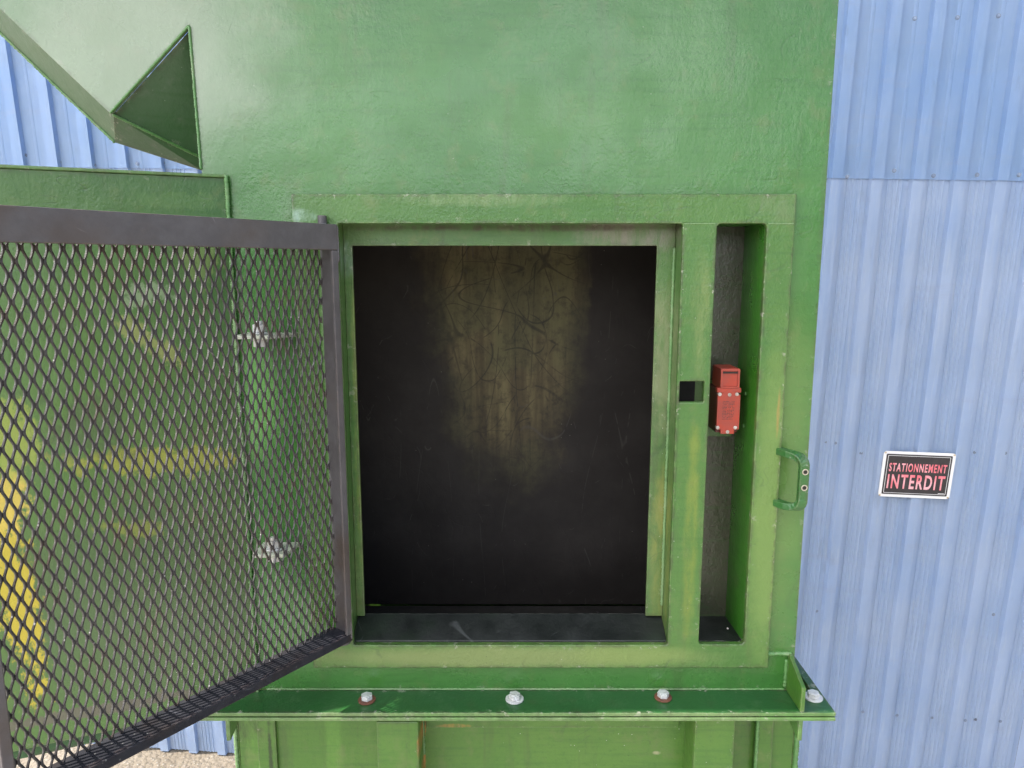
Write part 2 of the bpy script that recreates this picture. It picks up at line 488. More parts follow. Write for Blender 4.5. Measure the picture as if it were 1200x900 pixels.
# screws of the sheets
scr_m = weathered('zinc_screw', (.30, .36, .48), (.22, .27, .38), (.12, .12, .14), (.3, .5), .4)
scr0 = None
def screw(a, h, n, r=.0062):
    global scr0
    p = WM @ Vector((a, h, n))
    if scr0 is None:
        bm = NB(); base = wloc(wall)
        t = bmesh.new(); bmesh.ops.create_cone(t, cap_ends=True, segments=14, radius1=1.25, radius2=1.1, depth=.25); merge(bm, t, Matrix.Translation((0, 0, .12)))
        t = bmesh.new(); bmesh.ops.create_cone(t, cap_ends=True, segments=6, radius1=.72, radius2=.66, depth=.7); merge(bm, t, Matrix.Translation((0, 0, .5)))
        me = bpy.data.meshes.new('screw'); bm.to_mesh(me); bm.free(); me.materials.append(scr_m); scr0 = me
    o = bpy.data.objects.new('screw', scr0); C.objects.link(o); o.parent = wall
    o.location = p - wloc(wall); o.scale = (r, r, r)
    o.rotation_euler = wn.to_track_quat('Z', 'Y').to_euler()
def wsc(u, v, up):
    q = wl(u, v); screw(q.x, q.y, (.0058 if up else .0008))
for u, v in ((1071, 22), (1121, 21), (1169, 19), (992, 207), (1047, 200), (1093, 206), (1144, 205), (1193, 205), (31, 182), (71, 190), (112, 194), (162, 192), (192, 191)): wsc(u, v, True)
for u, v in ((967, 518), (979, 519), (1009, 531), (1142, 530), (1178, 531), (957, 716), (1164, 720), (1011, 834), (1051, 838), (1092, 841), (1131, 844), (1143, 843), (1172, 845), (1060, 540)):
    q = wl(u, v); k = ((q.x - A0) % PER)
    screw(q.x, q.y, .0188 if .008 < k < .055 else .0012, .0052)

# ------------------------------------------------------------------ sign on the wall
def flat_col(name, c, rough=.4):
    m = N(name)
    cc = m.mix(m.math('MULTIPLY', m.ramp(m.noise(25, 4, .6), .45, .75), .2), c, tuple(min(1, x * .8 + .06) for x in c))
    return m.done(cc, rough)
M_SWHITE = flat_col('sign_white', (.78, .76, .76)); M_SBLACK = flat_col('sign_black', (.022, .018, .022), .3)
mm = N('faded_red_letters')
M_SRED = mm.done(mm.mix(mm.ramp(mm.noise(14, 3, .6), .38, .62), (.80, .16, .20), (.86, .42, .46)), .4)
sTL, sTR, sBR, sBL = wl(1033, 526), wl(1117, 529.5), wl(1109.5, 582.5), wl(1026.5, 579)
sc_ = (sTL + sTR + sBR + sBL) / 4
sw = ((sTR - sTL).length + (sBR - sBL).length) / 2; sh = ((sTL - sBL).length + (sTR - sBR).length) / 2
sang = math.atan2((sTR - sTL).y + (sBR - sBL).y, (sTR - sTL).x + (sBR - sBL).x)
print('sign', sw, sh, math.degrees(sang))
SM = WM @ Matrix.Translation((sc_.x, sc_.y, 0.0205)) @ Matrix.Rotation(sang, 4, 'Z')
sign = root('parking_sign', 'black and white sign reading STATIONNEMENT INTERDIT on the blue wall', 'sign', SM @ Vector((0, 0, 0)))
def rrect(w2, h2, r, n=6):
    pts = []
    for cx, cy, a0 in ((w2 - r, h2 - r, 0), (-w2 + r, h2 - r, 90), (-w2 + r, -h2 + r, 180), (w2 - r, -h2 + r, 270)):
        for i in range(n + 1):
            a = R(a0 + 90 * i / n); pts.append((cx + r * math.cos(a), cy + r * math.sin(a)))
    return pts
def extr(bm, pts, z0, z1, M, holes=()):
    t = bmesh.new(); xz_plate(t, pts, 0, z1 - z0, holes)
    # xz plate lies in x,z with y depth: turn it into x,y with z depth
    t.transform(Matrix(((1, 0, 0, 0), (0, 0, 1, 0), (0, -1, 0, z1), (0, 0, 0, 1))))
    merge(bm, t, M)
bm = NB(); extr(bm, rrect(sw / 2, sh / 2, .012), 0, .0015, SM); part('plate', bm, M_SWHITE, sign)
bm = NB(); extr(bm, rrect(sw / 2 - .0115, sh / 2 - .011, .004), .0016, .0022, SM); part('black_field', bm, M_SBLACK, sign)
bm = NB()
extr(bm, rrect(sw / 2 - .0175, sh / 2 - .0165, .003), .0023, .0027, SM, [rrect(sw / 2 - .0190, sh / 2 - .0180, .003)])
extr(bm, [(sw / 2 - .045, -sh / 2 + .0205), (sw / 2 - .022, -sh / 2 + .0205), (sw / 2 - .022, -sh / 2 + .0225), (sw / 2 - .045, -sh / 2 + .0225)], .0023, .0027, SM)
part('border_line', bm, M_SWHITE, sign)
def lettering(txt, cx, cy, width, height, name):
    cu = bpy.data.curves.new('t', 'FONT'); cu.body = txt; cu.align_x = 'LEFT'; cu.extrude = .01; cu.offset = .022; cu.resolution_u = 4
    cu.space_character = 1.24
    o = bpy.data.objects.new('t', cu); C.objects.link(o)
    bpy.context.view_layer.update()
    me = bpy.data.meshes.new_from_object(o.evaluated_get(bpy.context.evaluated_depsgraph_get()))
    bpy.data.objects.remove(o); bpy.data.curves.remove(cu)
    bm = bmesh.new(); bm.from_mesh(me); bpy.data.meshes.remove(me)
    xs = [v.co.x for v in bm.verts]; ys = [v.co.y for v in bm.verts]
    x0, x1, y0, y1 = min(xs), max(xs), min(ys), max(ys)
    for v in bm.verts:
        v.co = Vector(((v.co.x - (x0 + x1) / 2) / (x1 - x0) * width + cx, (v.co.y - (y0 + y1) / 2) / (y1 - y0) * height + cy, .0026 if v.co.z > 0 else .0023))
    bm.transform(SM)
    return part(name, bm, M_SRED, sign)
lettering('STATIONNEMENT', .0, sh * .155, sw * .80, sh * .185, 'lettering')
lettering('INTERDIT', .0, -sh * .155, sw * .80, sh * .31, 'lettering')
for sx in (-1, 1):
    for sy in (-1, 1):
        bm = NB(); p = Vector((sx * (sw / 2 - .0065), sy * (sh / 2 - .0065), .0016))
        cyl(bm, SM @ p, SM @ (p + Vector((0, 0, .003))), .0038, 12, .0025)
        part('rivet', bm, weathered('rivet', (.45, .36, .22), (.6, .5, .35), (.3, .2, .1)) if (sx, sy) == (-1, -1) else bpy.data.materials['rivet'], sign, smooth=False)

# ------------------------------------------------------------------ the machine
def wingpt(u, v): return at_plane(u, v, WR, WNRM)
WR = Vector((-.380, YP, CZ)); WD = Vector((-math.cos(R(23)), -math.sin(R(23)), 0)); WNRM = Vector((-WD.y * -1, 0, 0))
WNRM = Vector((WD.y, -WD.x, 0)) * -1                     # towards the camera
if WNRM.dot(EYE - WR) < 0: WNRM = -WNRM
WNRM.normalize()

def P3(u, v, Y=YP): return tuple(at(u, v, Y))
yel = (.50, .40, .035); dark = (.05, .055, .03)
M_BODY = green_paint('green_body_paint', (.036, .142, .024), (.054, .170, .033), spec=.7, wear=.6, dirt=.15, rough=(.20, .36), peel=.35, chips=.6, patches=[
    (P3(900, 560), (.06, .3, .25), 0, (.13, .22, .05), .55, .4, 10),
    (P3(150, 70), (.17, .3, .13), 0, (.34, .37, .29), .55, .4, 6),  # pale reflected sheen of the chute face, put into the colour
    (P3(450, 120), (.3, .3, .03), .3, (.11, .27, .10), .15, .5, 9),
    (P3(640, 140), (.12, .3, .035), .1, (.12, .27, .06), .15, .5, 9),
    (P3(300, 470), (.03, .1, .07), 0, (.16, .40, .10), .6, .3, 12)])  # lighter green painted in for sunlight on the panel
M_FRAME = green_paint('green_frame_paint', (.048, .140, .022), (.072, .168, .032), wear=1.0, dirt=.75, rough=(.28, .5), peel=1.0, chips=1.0, patches=[
    (P3(810, 620, YF), (.009, .1, .15), 0, (.30, .30, .035), .38, .6, 16),
    (P3(820, 370, YF), (.012, .1, .08), 0, (.26, .28, .10), .4, .5, 16),
    (P3(905, 600, YF), (.03, .1, .22), 0, (.16, .25, .06), .7, .4, 14),
    (P3(600, 770, YF), (.25, .1, .016), 0, (.19, .23, .08), .75, .35, 10),
    (P3(740, 768, YF), (.08, .1, .016), 0, (.17, .24, .06), .6, .35, 12),
    (P3(352, 252, YF), (.016, .1, .008), 0, (.36, .50, .42), .6, .6, 40),
    (P3(910, 240, YF), (.03, .1, .02), 0, (.13, .19, .08), .6, .6, 30),
    (P3(560, 232, YF), (.12, .1, .010), 0, (.17, .24, .10), .6, .6, 30),
    (P3(912, 485, YF), (.002, .1, .03), 0, (.40, .20, .06), .5, .4, 40)])
M_JAMB = green_paint('green_jamb_paint', (.055, .15, .028), (.095, .17, .05), wear=.7, dirt=1.0, rough=(.32, .55), peel=.6, chips=1.0, patches=[
    (P3(740, 275, 1.045), (.07, .2, .02), 0, (.20, .19, .14), .9, .6, 30),
    (P3(775, 640, 1.045), (.014, .2, .12), 0, (.26, .25, .06), .6, .5, 24),
    (P3(778, 420, 1.045), (.02, .2, .1), 0, (.20, .22, .11), .7, .6, 30),
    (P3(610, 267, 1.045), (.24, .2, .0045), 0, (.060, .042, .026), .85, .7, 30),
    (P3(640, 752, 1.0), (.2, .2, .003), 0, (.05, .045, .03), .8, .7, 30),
    (P3(410, 305, 1.045), (.012, .2, .02), 0, (.30, .42, .36), .6, .6, 40),
    (P3(420, 500, 1.045), (.006, .2, .2), 0, (.28, .32, .06), .5, .6, 40)])
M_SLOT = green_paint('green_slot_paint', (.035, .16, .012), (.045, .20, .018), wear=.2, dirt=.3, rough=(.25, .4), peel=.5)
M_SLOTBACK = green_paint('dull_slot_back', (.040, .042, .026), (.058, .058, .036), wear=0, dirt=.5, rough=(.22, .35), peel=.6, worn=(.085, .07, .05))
M_FLANGE = green_paint('flange_paint', (.014, .075, .018), (.02, .095, .024), wear=1.0, dirt=.15, rough=(.3, .48), peel=.5, chips=.6, worn=(.08, .15, .07))
M_EDGE = green_paint('flange_edge_paint', (.085, .20, .045), (.14, .22, .08), wear=.6, dirt=.6, rough=(.35, .55), peel=.5, worn=(.25, .27, .16))
M_LOWER = green_paint('lower_green_paint', (.055, .150, .016), (.080, .180, .026), wear=.6, dirt=.55, rough=(.3, .48), peel=.45, chips=1.0, patches=[
    (P3(496, 850, 1.04), (.003, .2, .018), 0, (.42, .15, .03), .9, .8, 60),
    (P3(496, 893, 1.04), (.003, .2, .014), 0, (.40, .14, .03), .95, .8, 60),
    (P3(530, 851, 1.04), (.022, .2, .003), 0, (.40, .20, .04), .7, .8, 50),
    (P3(317, 880, 1.04), (.003, .2, .05), 0, (.02, .04, .01), .9, .7, 60),
    (P3(283, 855, 1.04), (.03, .2, .02), 0, (.03, .05, .015), .8, .9, 60),
    (P3(770, 885, 1.04), (.006, .2, .003), 0, (.35, .34, .2), .8, .8, 60)])
def W3(u, v): return tuple(wingpt(u, v))
M_WING = green_paint('wing_paint', (.034, .105, .022), (.050, .125, .030), flaked=True, wear=.6, dirt=.5, rough=(.26, .45), peel=.5, chips=1.4, patches=[
    (W3(60, 640), (.26, .3, .42), 0, (.105, .20, .045), .6, .5, 6),
    (W3(170, 700), (.14, .3, .14), 0, (.075, .12, .055), .6, .6, 10),
    (W3(22, 700), (.020, .2, .15), .05, yel, .95, .45, 30),
    (W3(8, 590), (.022, .2, .045), 0, (.60, .45, .08), .85, .6, 30),
    (W3(15, 520), (.03, .2, .05), 0, (.30, .36, .06), .7, .6, 20),
    (W3(175, 400), (.055, .2, .014), -.75, (.30, .31, .10), .6, .8, 40),
    (W3(235, 300), (.02, .2, .04), -.2, (.20, .26, .08), .4, .8, 40),
    (W3(170, 345), (.03, .2, .014), .2, (.26, .34, .20), .6, .9, 40),
    (W3(190, 540), (.10, .2, .020), -.12, (.34, .34, .05), .7, .8, 30),
    (W3(160, 620), (.04, .2, .012), -.2, (.26, .28, .05), .6, .8, 30),
    (W3(110, 500), (.05, .2, .04), 0, (.06, .09, .04), .5, .9, 30),
    (W3(100, 835), (.16, .2, .008), -.03, (.13, .10, .09), .75, .6, 30),
    (W3(210, 235), (.05, .2, .012), 0, (.10, .20, .05), .3, .5, 20)])
M_DARK = weathered('burnt_steel', (.030, .027, .026), (.045, .042, .038), (.022, .022, .024), (.45, .7), 0, .5, 12, None)
M_LEDGE = weathered('black_ledge', (.009, .011, .010), (.018, .021, .019), (.012, .022, .012), (.32, .5), .1, .7, 26, (.16, .16, .14))
M_GATE = weathered('gate_paint', (.074, .066, .070), (.100, .092, .098), (.075, .054, .046), (.3, .5), .05, .45, 22, (.20, .15, .12))
M_GATE_SHADED = weathered('gate_paint_shaded', (.014, .014, .020), (.026, .026, .032), (.03, .022, .02), (.75, .9), 0, .5, 40, (.13, .09, .08), (.10, .10, .10))  # bottom rail copy of the gate paint, darkened to stand in for shade
M_GATE_SHADED.node_tree.nodes['Principled BSDF'].inputs['Specular IOR Level'].default_value = .25
M_MESH = weathered('expanded_mesh_paint', (.052, .047, .047), (.078, .069, .066), (.07, .05, .04), (.30, .45), .0, .3, 60, None, (.40, .38, .36))
M_ZINC = weathered('zinc_bolt', (.58, .58, .58), (.68, .67, .65), (.40, .37, .33), (.25, .45), .25, .3, 120)
M_RUST = weathered('rusty_washer', (.16, .055, .035), (.22, .09, .05), (.10, .04, .03), (.6, .8), .1, .5, 90)
M_WELD = green_paint('weld_paint', (.10, .24, .07), (.2, .3, .14), wear=0, dirt=.9, rough=(.3, .5), peel=.5, worn=(.30, .33, .20))

mac = root('industrial_machine', 'big green steel machine with an open door and a dark square opening', 'machine', (0, 1.35, 0))

# sizes read off the photograph
zf = Z_(600, 808, YP)                                  # top of the flange
yfl = at_z(600, 835.5, zf).y                           # its front edge
xr = X_(957, 390, YP); xl = X_(236, 198, YP)
xlb = -.392
print('flange z', zf, 'front', yfl, 'x', xl, xr)
ztop = CZ + .85
hx0, hx1 = X_(415.5, 500, 1.045) - .02, X_(800, 262, YF)
hx0 = X_(397, 300, YF); hx1 = X_(799, 300, YF)
hz0, hz1 = Z_(600, 756, YF), Z_(600, 262, YF)
sx0, sx1 = X_(839, 300, YF), X_(897, 300, YF)
fx0, fx1 = X_(341, 228, YF), X_(934, 228, YF)
fz0, fz1 = Z_(600, 783, YF), Z_(600, 227, YF)

# front panel with its diagonal lower edge at the chute
A = at(222, 30, YP); B = at(129, 133, YP); Cc = at(236, 199, YP); D0 = at(0, 10, YP)
dirBD = (D0 - B).normalized(); E = B + dirBD * 1.15
outer = [(A.x, A.z), (B.x, B.z), (E.x, E.z), (E.x, ztop), (xr, ztop), (xr, zf), (xlb, zf), (xlb, Cc.z - .02), (Cc.x, Cc.z - .02), (Cc.x, Cc.z)]
hole1 = [(fx0 + .03, fz0 + .02), (fx1 - .02, fz0 + .02), (fx1 - .02, fz1 - .02), (fx0 + .03, fz1 - .02)]
bm = NB(); xz_plate(bm, outer, YP, YP + .008, [hole1])
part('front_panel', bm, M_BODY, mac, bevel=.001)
# side and rear walls of the housing
bm = NB()
YB = 1.62
box(bm, xr - .008, xr - .0005, YP + .0085, YB, zf, ztop)
box(bm, xl + .0005, xl + .008, YP + .0085, YB, zf, A.z)
box(bm, xl + .010, xr - .010, YB - .01, YB, zf, ztop - .009)
box(bm, E.x + .01, xr - .009, YP + .0085, YB, ztop - .008, ztop - .0005)
box(bm, E.x + .001, E.x + .008, YP + .0085, YB, E.z, ztop - .009)
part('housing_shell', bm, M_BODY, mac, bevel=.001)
# chute underside: chamfer strip, dark triangular facet, then the sheet running back
D1 = at(135, 167, 1.06); D1e = D1 + (at(0, 38, 1.06) - D1).normalized() * 1.2
Cb = at(234, 184, 1.10); Cb2 = at(237, 200, 1.115)
bm = NB()
slab(bm, [B, E, D1e, D1], -.004) if False else hull(bm, [B + Vector((0, .0085, 0)), E + Vector((0, .0085, 0)), D1e, D1, D1 + Vector((.004, .004, .004)), D1e + Vector((.004, .004, .004)), B + Vector((.002, .011, .004)), E + Vector((.002, .011, .004))])
M_STRIP = green_paint('chute_strip_paint', (.060, .12, .055), (.085, .14, .075), wear=.8, dirt=.5, rough=(.3, .5), peel=.5, worn=(.16, .17, .14))
part('chute_strip', bm, M_STRIP, mac)
bm = NB()
o_ = Vector((.003, .004, .004))
hull(bm, [A + Vector((0, .0085, 0)), B + Vector((0, .0085, 0)), Cb, A + Vector((0, .0125, .0)) + o_, B + Vector((0, .0125, 0)) + o_, Cb + o_])
hull(bm, [B + Vector((0, .0085, 0)), Cb, Cb2, D1, B + Vector((0, .0125, 0)) + o_, Cb + o_, Cb2 + o_, D1 + o_])
part('chute_facet', bm, M_STRIP, mac)
bm = NB()
back = lambda p: Vector((p.x, YB, p.z))
hull(bm, [D1, D1e, back(D1), back(D1e), D1 + o_, D1e + o_, back(D1) + o_, back(D1e) + o_])
hull(bm, [D1, Cb2, back(Cb2), back(D1), D1 + o_, Cb2 + o_, back(Cb2) + o_, back(D1) + o_])
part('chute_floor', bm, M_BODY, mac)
bm = NB()
bm = NB(); weld(bm, D1, D1e, .0028); part('weld_bead', bm, M_WELD, mac, smooth=True)
bm = NB(); weld(bm, A + Vector((0, -.001, 0)), Vector((A.x, YP - .001, Cc.z)) * .0 + Vector((Cc.x, YP - .001, Cc.z)), .0022); part('weld_bead', bm, M_WELD, mac, smooth=True)
bm = NB(); weld(bm, A + Vector((0, -.0005, 0)), B + Vector((0, -.0005, 0)), .002); part('weld_bead', bm, M_WELD, mac, smooth=True)
bm = NB(); weld(bm, Cb, B + Vector((0, .006, 0)), .0025); part('weld_bead', bm, M_WELD, mac, smooth=True)

# raised door frame
tube = .007
kx0, kx1 = X_(796, 459, YF), X_(825, 459, YF); kz0, kz1 = Z_(600, 471.5, YF), Z_(600, 447, YF)
def rr(x0, x1, z0, z1, r, n=4):
    return [((x0 + x1) / 2 + a, (z0 + z1) / 2 + b) for a, b in rrect((x1 - x0) / 2, (z1 - z0) / 2, r, n)]
stx0, stx1 = hx1, sx0
bm = NB()
frame_out = [(fx0, fz0), (X_(897, 700, YF) , fz0), (fx1, fz0), (fx1, fz1), (fx0, fz1)]
frame_out = [(fx0, fz0), (fx1, fz0), (fx1, fz1), (fx0, fz1)]
xz_plate(bm, frame_out, YF, YP, [rr(hx0, hx1, hz0, hz1, .003), rr(sx0, sx1, hz0 + .001, hz1, .006), rr(kx0, kx1, kz0, kz1, .0015)])
fr = part('door_frame', bm, M_FRAME, mac, bevel=.0018, segs=3)

# recess walls, jamb plate and ledge behind the frame
YJ = 1.046
bm = NB()
jx0, jx1 = X_(418, 450, YJ), X_(765, 450, YJ); jz1 = Z_(600, 288, YJ); jz0 = Z_(600, 722, YJ)
jout = [(hx0 - .004, jz0), (jx0, jz0), (jx0, jz1), (jx1, jz1), (jx1, jz0), (hx1 + .001, jz0), (hx1 + .001, hz1 + .006), (hx0 - .004, hz1 + .006)]
xz_plate(bm, jout, YJ, YJ + .005)
part('jamb_plate', bm, M_JAMB, mac, bevel=.001)
bm = NB()
box(bm, hx1 + .0012, hx1 + .0060, YP + .0003, YJ + .03, hz0 - .02, hz1 + .01)     # right cheek
box(bm, hx0 - .0090, hx0 - .0042, YP + .0003, YJ + .03, hz0 - .02, hz1 + .01)
box(bm, hx0 - .004, hx1 + .001, YP + .0003, YJ - .0003, hz1 + .0062, hz1 + .010)     # head
part('recess_wall', bm, M_JAMB, mac)
bm = NB()
zl1 = Z_(600, 720.5, YJ + .004)
hull(bm, [(hx0 - .004, YF + .0005, hz0 + .0012), (hx1 + .001, YF + .0005, hz0 + .0012), (hx1 + .001, YJ + .008, zl1), (hx0 - .004, YJ + .008, zl1),
          (hx0 - .004, YF + .0005, hz0 - .004), (hx1 + .001, YF + .0005, hz0 - .004), (hx1 + .001, YJ + .008, zl1 - .006), (hx0 - .004, YJ + .008, zl1 - .006)]) if False else None
hull(bm, [(hx0 - .003, YP + .0003, hz0 + .0012), (hx1 + .001, YP + .0003, hz0 + .0012), (hx1 + .001, YJ + .010, zl1), (hx0 - .003, YJ + .010, zl1),
          (hx0 - .003, YP + .0003, hz0 - .005), (hx1 + .001, YP + .0003, hz0 - .005), (hx1 + .001, YJ + .010, zl1 - .006), (hx0 - .003, YJ + .010, zl1 - .006)])
part('ledge', bm, M_LEDGE, mac, bevel=.0012)
# slot beside the opening
YS = 1.098
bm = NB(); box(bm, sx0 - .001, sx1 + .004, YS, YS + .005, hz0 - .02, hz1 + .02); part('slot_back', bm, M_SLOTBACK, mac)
bm = NB(); box(bm, sx1 + .0008, sx1 + .006, YP + .0003, YS - .0003, hz0 - .02, hz1 + .02)
box(bm, sx0 - .030, sx1 + .0006, YP + .0003, YS - .0003, hz1 + .001, hz1 + .005)
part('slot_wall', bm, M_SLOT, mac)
bm = NB(); zs1 = Z_(600, 722, YS)
hull(bm, [(sx0 - .03, YP + .0003, hz0 + .0015), (sx1 + .0005, YP + .0003, hz0 + .0015), (sx1 + .0005, YS - .0005, zs1), (sx0 - .03, YS - .0005, zs1),
          (sx0 - .03, YP + .0003, hz0 - .005), (sx1 + .0005, YP + .0003, hz0 - .005), (sx1 + .0005, YS - .0005, zs1 - .006), (sx0 - .03, YS - .0005, zs1 - .006)])
part('slot_ledge', bm, M_LEDGE, mac)
bm = NB()
for i in range(1):
    t = bmesh.new(); bmesh.ops.create_icosphere(t, subdivisions=1, radius=random.uniform(.0010, .0022))
    merge(bm, t, Matrix.Translation((random.uniform(sx0 + .01, sx1 - .004), random.uniform(1.04, 1.09), (hz0 + zs1) / 2 + random.uniform(.004, .010))))
part('paint_flake', bm, flat_col('flake', (.55, .5, .48)), mac)
bm = NB(); box(bm, stx0 + .008, sx0 - .002, 1.075, 1.078, kz0 - .05, kz1 + .05); part('keyhole_dark_sheet', bm, weathered('keyhole_black', (.006, .006, .005), (.008, .008, .007), (.01, .01, .01), (.7, .9)), mac)  # black sheet standing in for the darkness inside the keyhole
# chamber seen through the opening
YI = 1.46
zc0 = Z_(600, 708, YI)
mi = N('burnt_chamber')
c_ = mi.mix(mi.ramp(mi.noise(7, 5, .65), .35, .7), (.024, .020, .018), (.036, .031, .028))
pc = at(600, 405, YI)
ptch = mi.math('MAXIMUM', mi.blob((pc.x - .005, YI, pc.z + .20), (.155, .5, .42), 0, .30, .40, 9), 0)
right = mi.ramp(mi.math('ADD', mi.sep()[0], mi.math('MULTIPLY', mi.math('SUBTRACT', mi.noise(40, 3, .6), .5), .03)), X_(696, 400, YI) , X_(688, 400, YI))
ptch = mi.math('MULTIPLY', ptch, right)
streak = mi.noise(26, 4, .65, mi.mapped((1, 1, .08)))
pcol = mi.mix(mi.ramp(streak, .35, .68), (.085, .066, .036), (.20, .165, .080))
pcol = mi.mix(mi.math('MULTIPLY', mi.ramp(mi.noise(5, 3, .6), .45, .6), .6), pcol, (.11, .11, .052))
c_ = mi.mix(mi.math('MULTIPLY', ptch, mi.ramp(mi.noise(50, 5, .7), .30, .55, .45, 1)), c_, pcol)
def fine(scale, wd, seed, st, g=.47):
    v = mi.mapped(st, (seed, seed * 1.7, seed * .6)); a = mi.noise(scale, 0, .3, v, .25)
    ln = mi.ramp(mi.math('ABSOLUTE', mi.math('SUBTRACT', a, .5)), wd, wd * .2)
    return mi.math('MULTIPLY', ln, mi.ramp(mi.noise(scale * 1.7, 3, .6, mi.mapped((1, 1, 1), (seed, 4, seed * 3))), g, g + .05))
sc = fine(3.2, .0035, 1.1, (1, 1, .7), .40)
for a_ in ((4.2, .004, 6.3, (1, 1, 1.2), .42), (3.0, .003, 3.9, (1.6, 1, .6), .42), (5.5, .005, 8.2, (1, 1, 1), .45), (8, .006, 5.5, (.35, 1, 1.6), .46), (9, .006, 12.5, (1.5, 1, .3), .46), (6.5, .005, 15.5, (1, 1, .8), .44), (5, .004, 21.5, (1.3, 1, .8), .42), (11, .008, 27.5, (1, 1, .6), .46)): sc = mi.math('MAXIMUM', sc, fine(*a_))
c_ = mi.mix(mi.math('MULTIPLY', mi.math('MULTIPLY', sc, ptch), .65), c_, (.030, .026, .022))
sc2 = mi.math('MAXIMUM', fine(9, .005, 9.2, (1.4, 1, .25), .52), fine(18, .006, 2.2, (1, 1, .5), .54))
c_ = mi.mix(mi.math('MULTIPLY', sc2, .4), c_, (.09, .082, .075))
c_ = mi.mix(mi.math('MULTIPLY', mi.ramp(mi.noise(70, 5, .75, mi.mapped((1, 1, .3))), .5, .75), .5), c_, (.022, .020, .020))
spk = mi.math('MULTIPLY', mi.ramp(mi.voro(55), .06, .03), mi.ramp(mi.noise(9, 2), .55, .6))
c_ = mi.mix(spk, c_, (.15, .14, .12))
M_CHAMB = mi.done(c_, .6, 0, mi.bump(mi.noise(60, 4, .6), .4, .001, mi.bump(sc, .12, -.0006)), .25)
bm = NB()
n = 24; rows = []
for i in range(n + 1):
    x = -.36 + .72 * i / n
    y = YI - .05 * (x / .36) ** 2 * 0 
    rows.append((x, y))
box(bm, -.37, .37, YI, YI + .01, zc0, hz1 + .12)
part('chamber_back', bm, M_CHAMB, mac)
bm = NB()
box(bm, -.375, -.3705, YJ + .011, YI + .01, zc0 - .05, hz1 + .14)
box(bm, .3705, .375, YS + .01, YI + .01, zc0 - .05, hz1 + .14)
box(bm, -.37, .37, YJ + .08, YI, zc0 - .012, zc0 - .004)
box(bm, -.37, .37, YJ + .02, YI + .01, hz1 + .121, hz1 + .126)
part('chamber_wall', bm, M_DARK, mac)

# flange between the two housings
YL = 1.045
lx0, lx1 = X_(276, 870, YL), X_(934, 870, YL)
fxl, fxr = X_(224, 839, yfl), X_(980, 832, yfl)
M_FL2 = M_EDGE
for nm, z1, z0 in (('flange', zf, zf - .0055), ('flange', zf - .0075, zf - .0125)):
    bm = NB(); yy = yfl if nm else yfl
    box(bm, fxl, fxr, yfl + (0 if z1 == zf else -.0006), YP - .0004, z0, z1)
    box(bm, fxl, lx0 - .003, YP - .0004, YB + .04, z0, z1); box(bm, max(xr, lx1) + .0004, fxr, YP - .0004, YB + .04, z0, z1)
    o = part(nm, bm, [M_FLANGE, M_EDGE], mac, bevel=.0008)
    for p in o.data.polygons:
        if p.normal.y < -.5 or z1 != zf: p.material_index = 1
bm = NB(); box(bm, fxl + .01, fxr - .01, yfl + .012, YP, zf - .0075, zf - .0055); part('gasket', bm, M_DARK, mac)
zu = CZ + .60
bm = NB(); box(bm, -.985, xr + .05, .77, YP - .0004, zu, zu + .008); part('added_sun_shade', bm, M_FLANGE, mac, bevel=.001)  # unseen overhang, added to shade the machine front from the sun
for x in (-.45, -.1, .25):
    bm = NB(); hull(bm, [(a_, b_, c_) for a_ in (x, x + .008) for b_, c_ in ((.79, zu + .0083), (YP - .0004, zu + .0083), (YP - .0004, zu + .10))])
    part('gusset', bm, M_FLANGE, mac, bevel=.001)  # bracing of the added overhang, also unseen
# corner gussets above and below the flange
gx = X_(941, 800, yfl + .006)
def gusset(x0, x1, up):
    s = 1 if up else -1
    zb = zf + .0003 if up else zf - .0128
    hgt = .037 if up else .032
    pts = []
    for x in (x0, x1):
        pts += [(x, yfl + .001, zb), (x, YP - .0005, zb), (x, yfl + .001, zb + s * hgt)]
        pts += [(x, YP + (.0 if up else .03), zb + s * (hgt + (.024 if up else -.020)))]
        if not up: pts += [(x, YP + .03, zb)]
    bm = NB(); hull(bm, pts)
    part('gusset', bm, M_EDGE if not up else M_LOWER, mac, bevel=.0008)
gusset(gx - .003, gx + .003, True); gusset(gx - .004, gx + .002, False)
gl = X_(266, 845, yfl); gusset(gl - .003, gl + .003, False)
# rim line where the panel foot meets the raised band
bm = NB(); weld(bm, (xlb + .02, YP - .0003, zf + .001), (gx - .004, YP - .0003, zf + .001), .0016, .006); part('weld_bead', bm, M_WELD, mac, smooth=True)
bm = NB(); weld(bm, (fx1 - .015, YP - .0003, fz0 + .004 + .014), (xr - .004, YP - .0003, fz0 + .018), .004, .005); part('weld_bead', bm, M_WELD, mac, smooth=True)
bm = NB(); weld(bm, (fx1 + .0003, YP - .0012, fz0 + .01), (fx1 + .0003, YP - .0012, fz1), .0016, .004); part('weld_bead', bm, M_WELD, mac, smooth=True)
bm = NB(); weld(bm, (gx - .0045, YP - .001, zf + .004), (gx - .0045, YP - .001, zf + .05), .003); part('weld_bead', bm, M_WELD, mac, smooth=True)
bm = NB(); weld(bm, (hx1 - .0006, YJ - .001, hz0 + .04), (hx1 - .0006, YJ - .001, hz1 - .03), .0024, .005); part('weld_bead', bm, M_WELD, mac, smooth=True)
bm = NB(); weld(bm, (hx1 + .001, YF + .0006, hz1), (sx0 - .001, YF + .0006, hz1), .0016, .004, .6); part('weld_bead', bm, M_WELD, mac, smooth=True)
bm = NB(); weld(bm, (sx1 + .001, YF + .0006, hz1), (fx1 - .001, YF + .0006, hz1), .0016, .004, .6); part('weld_bead', bm, M_WELD, mac, smooth=True)
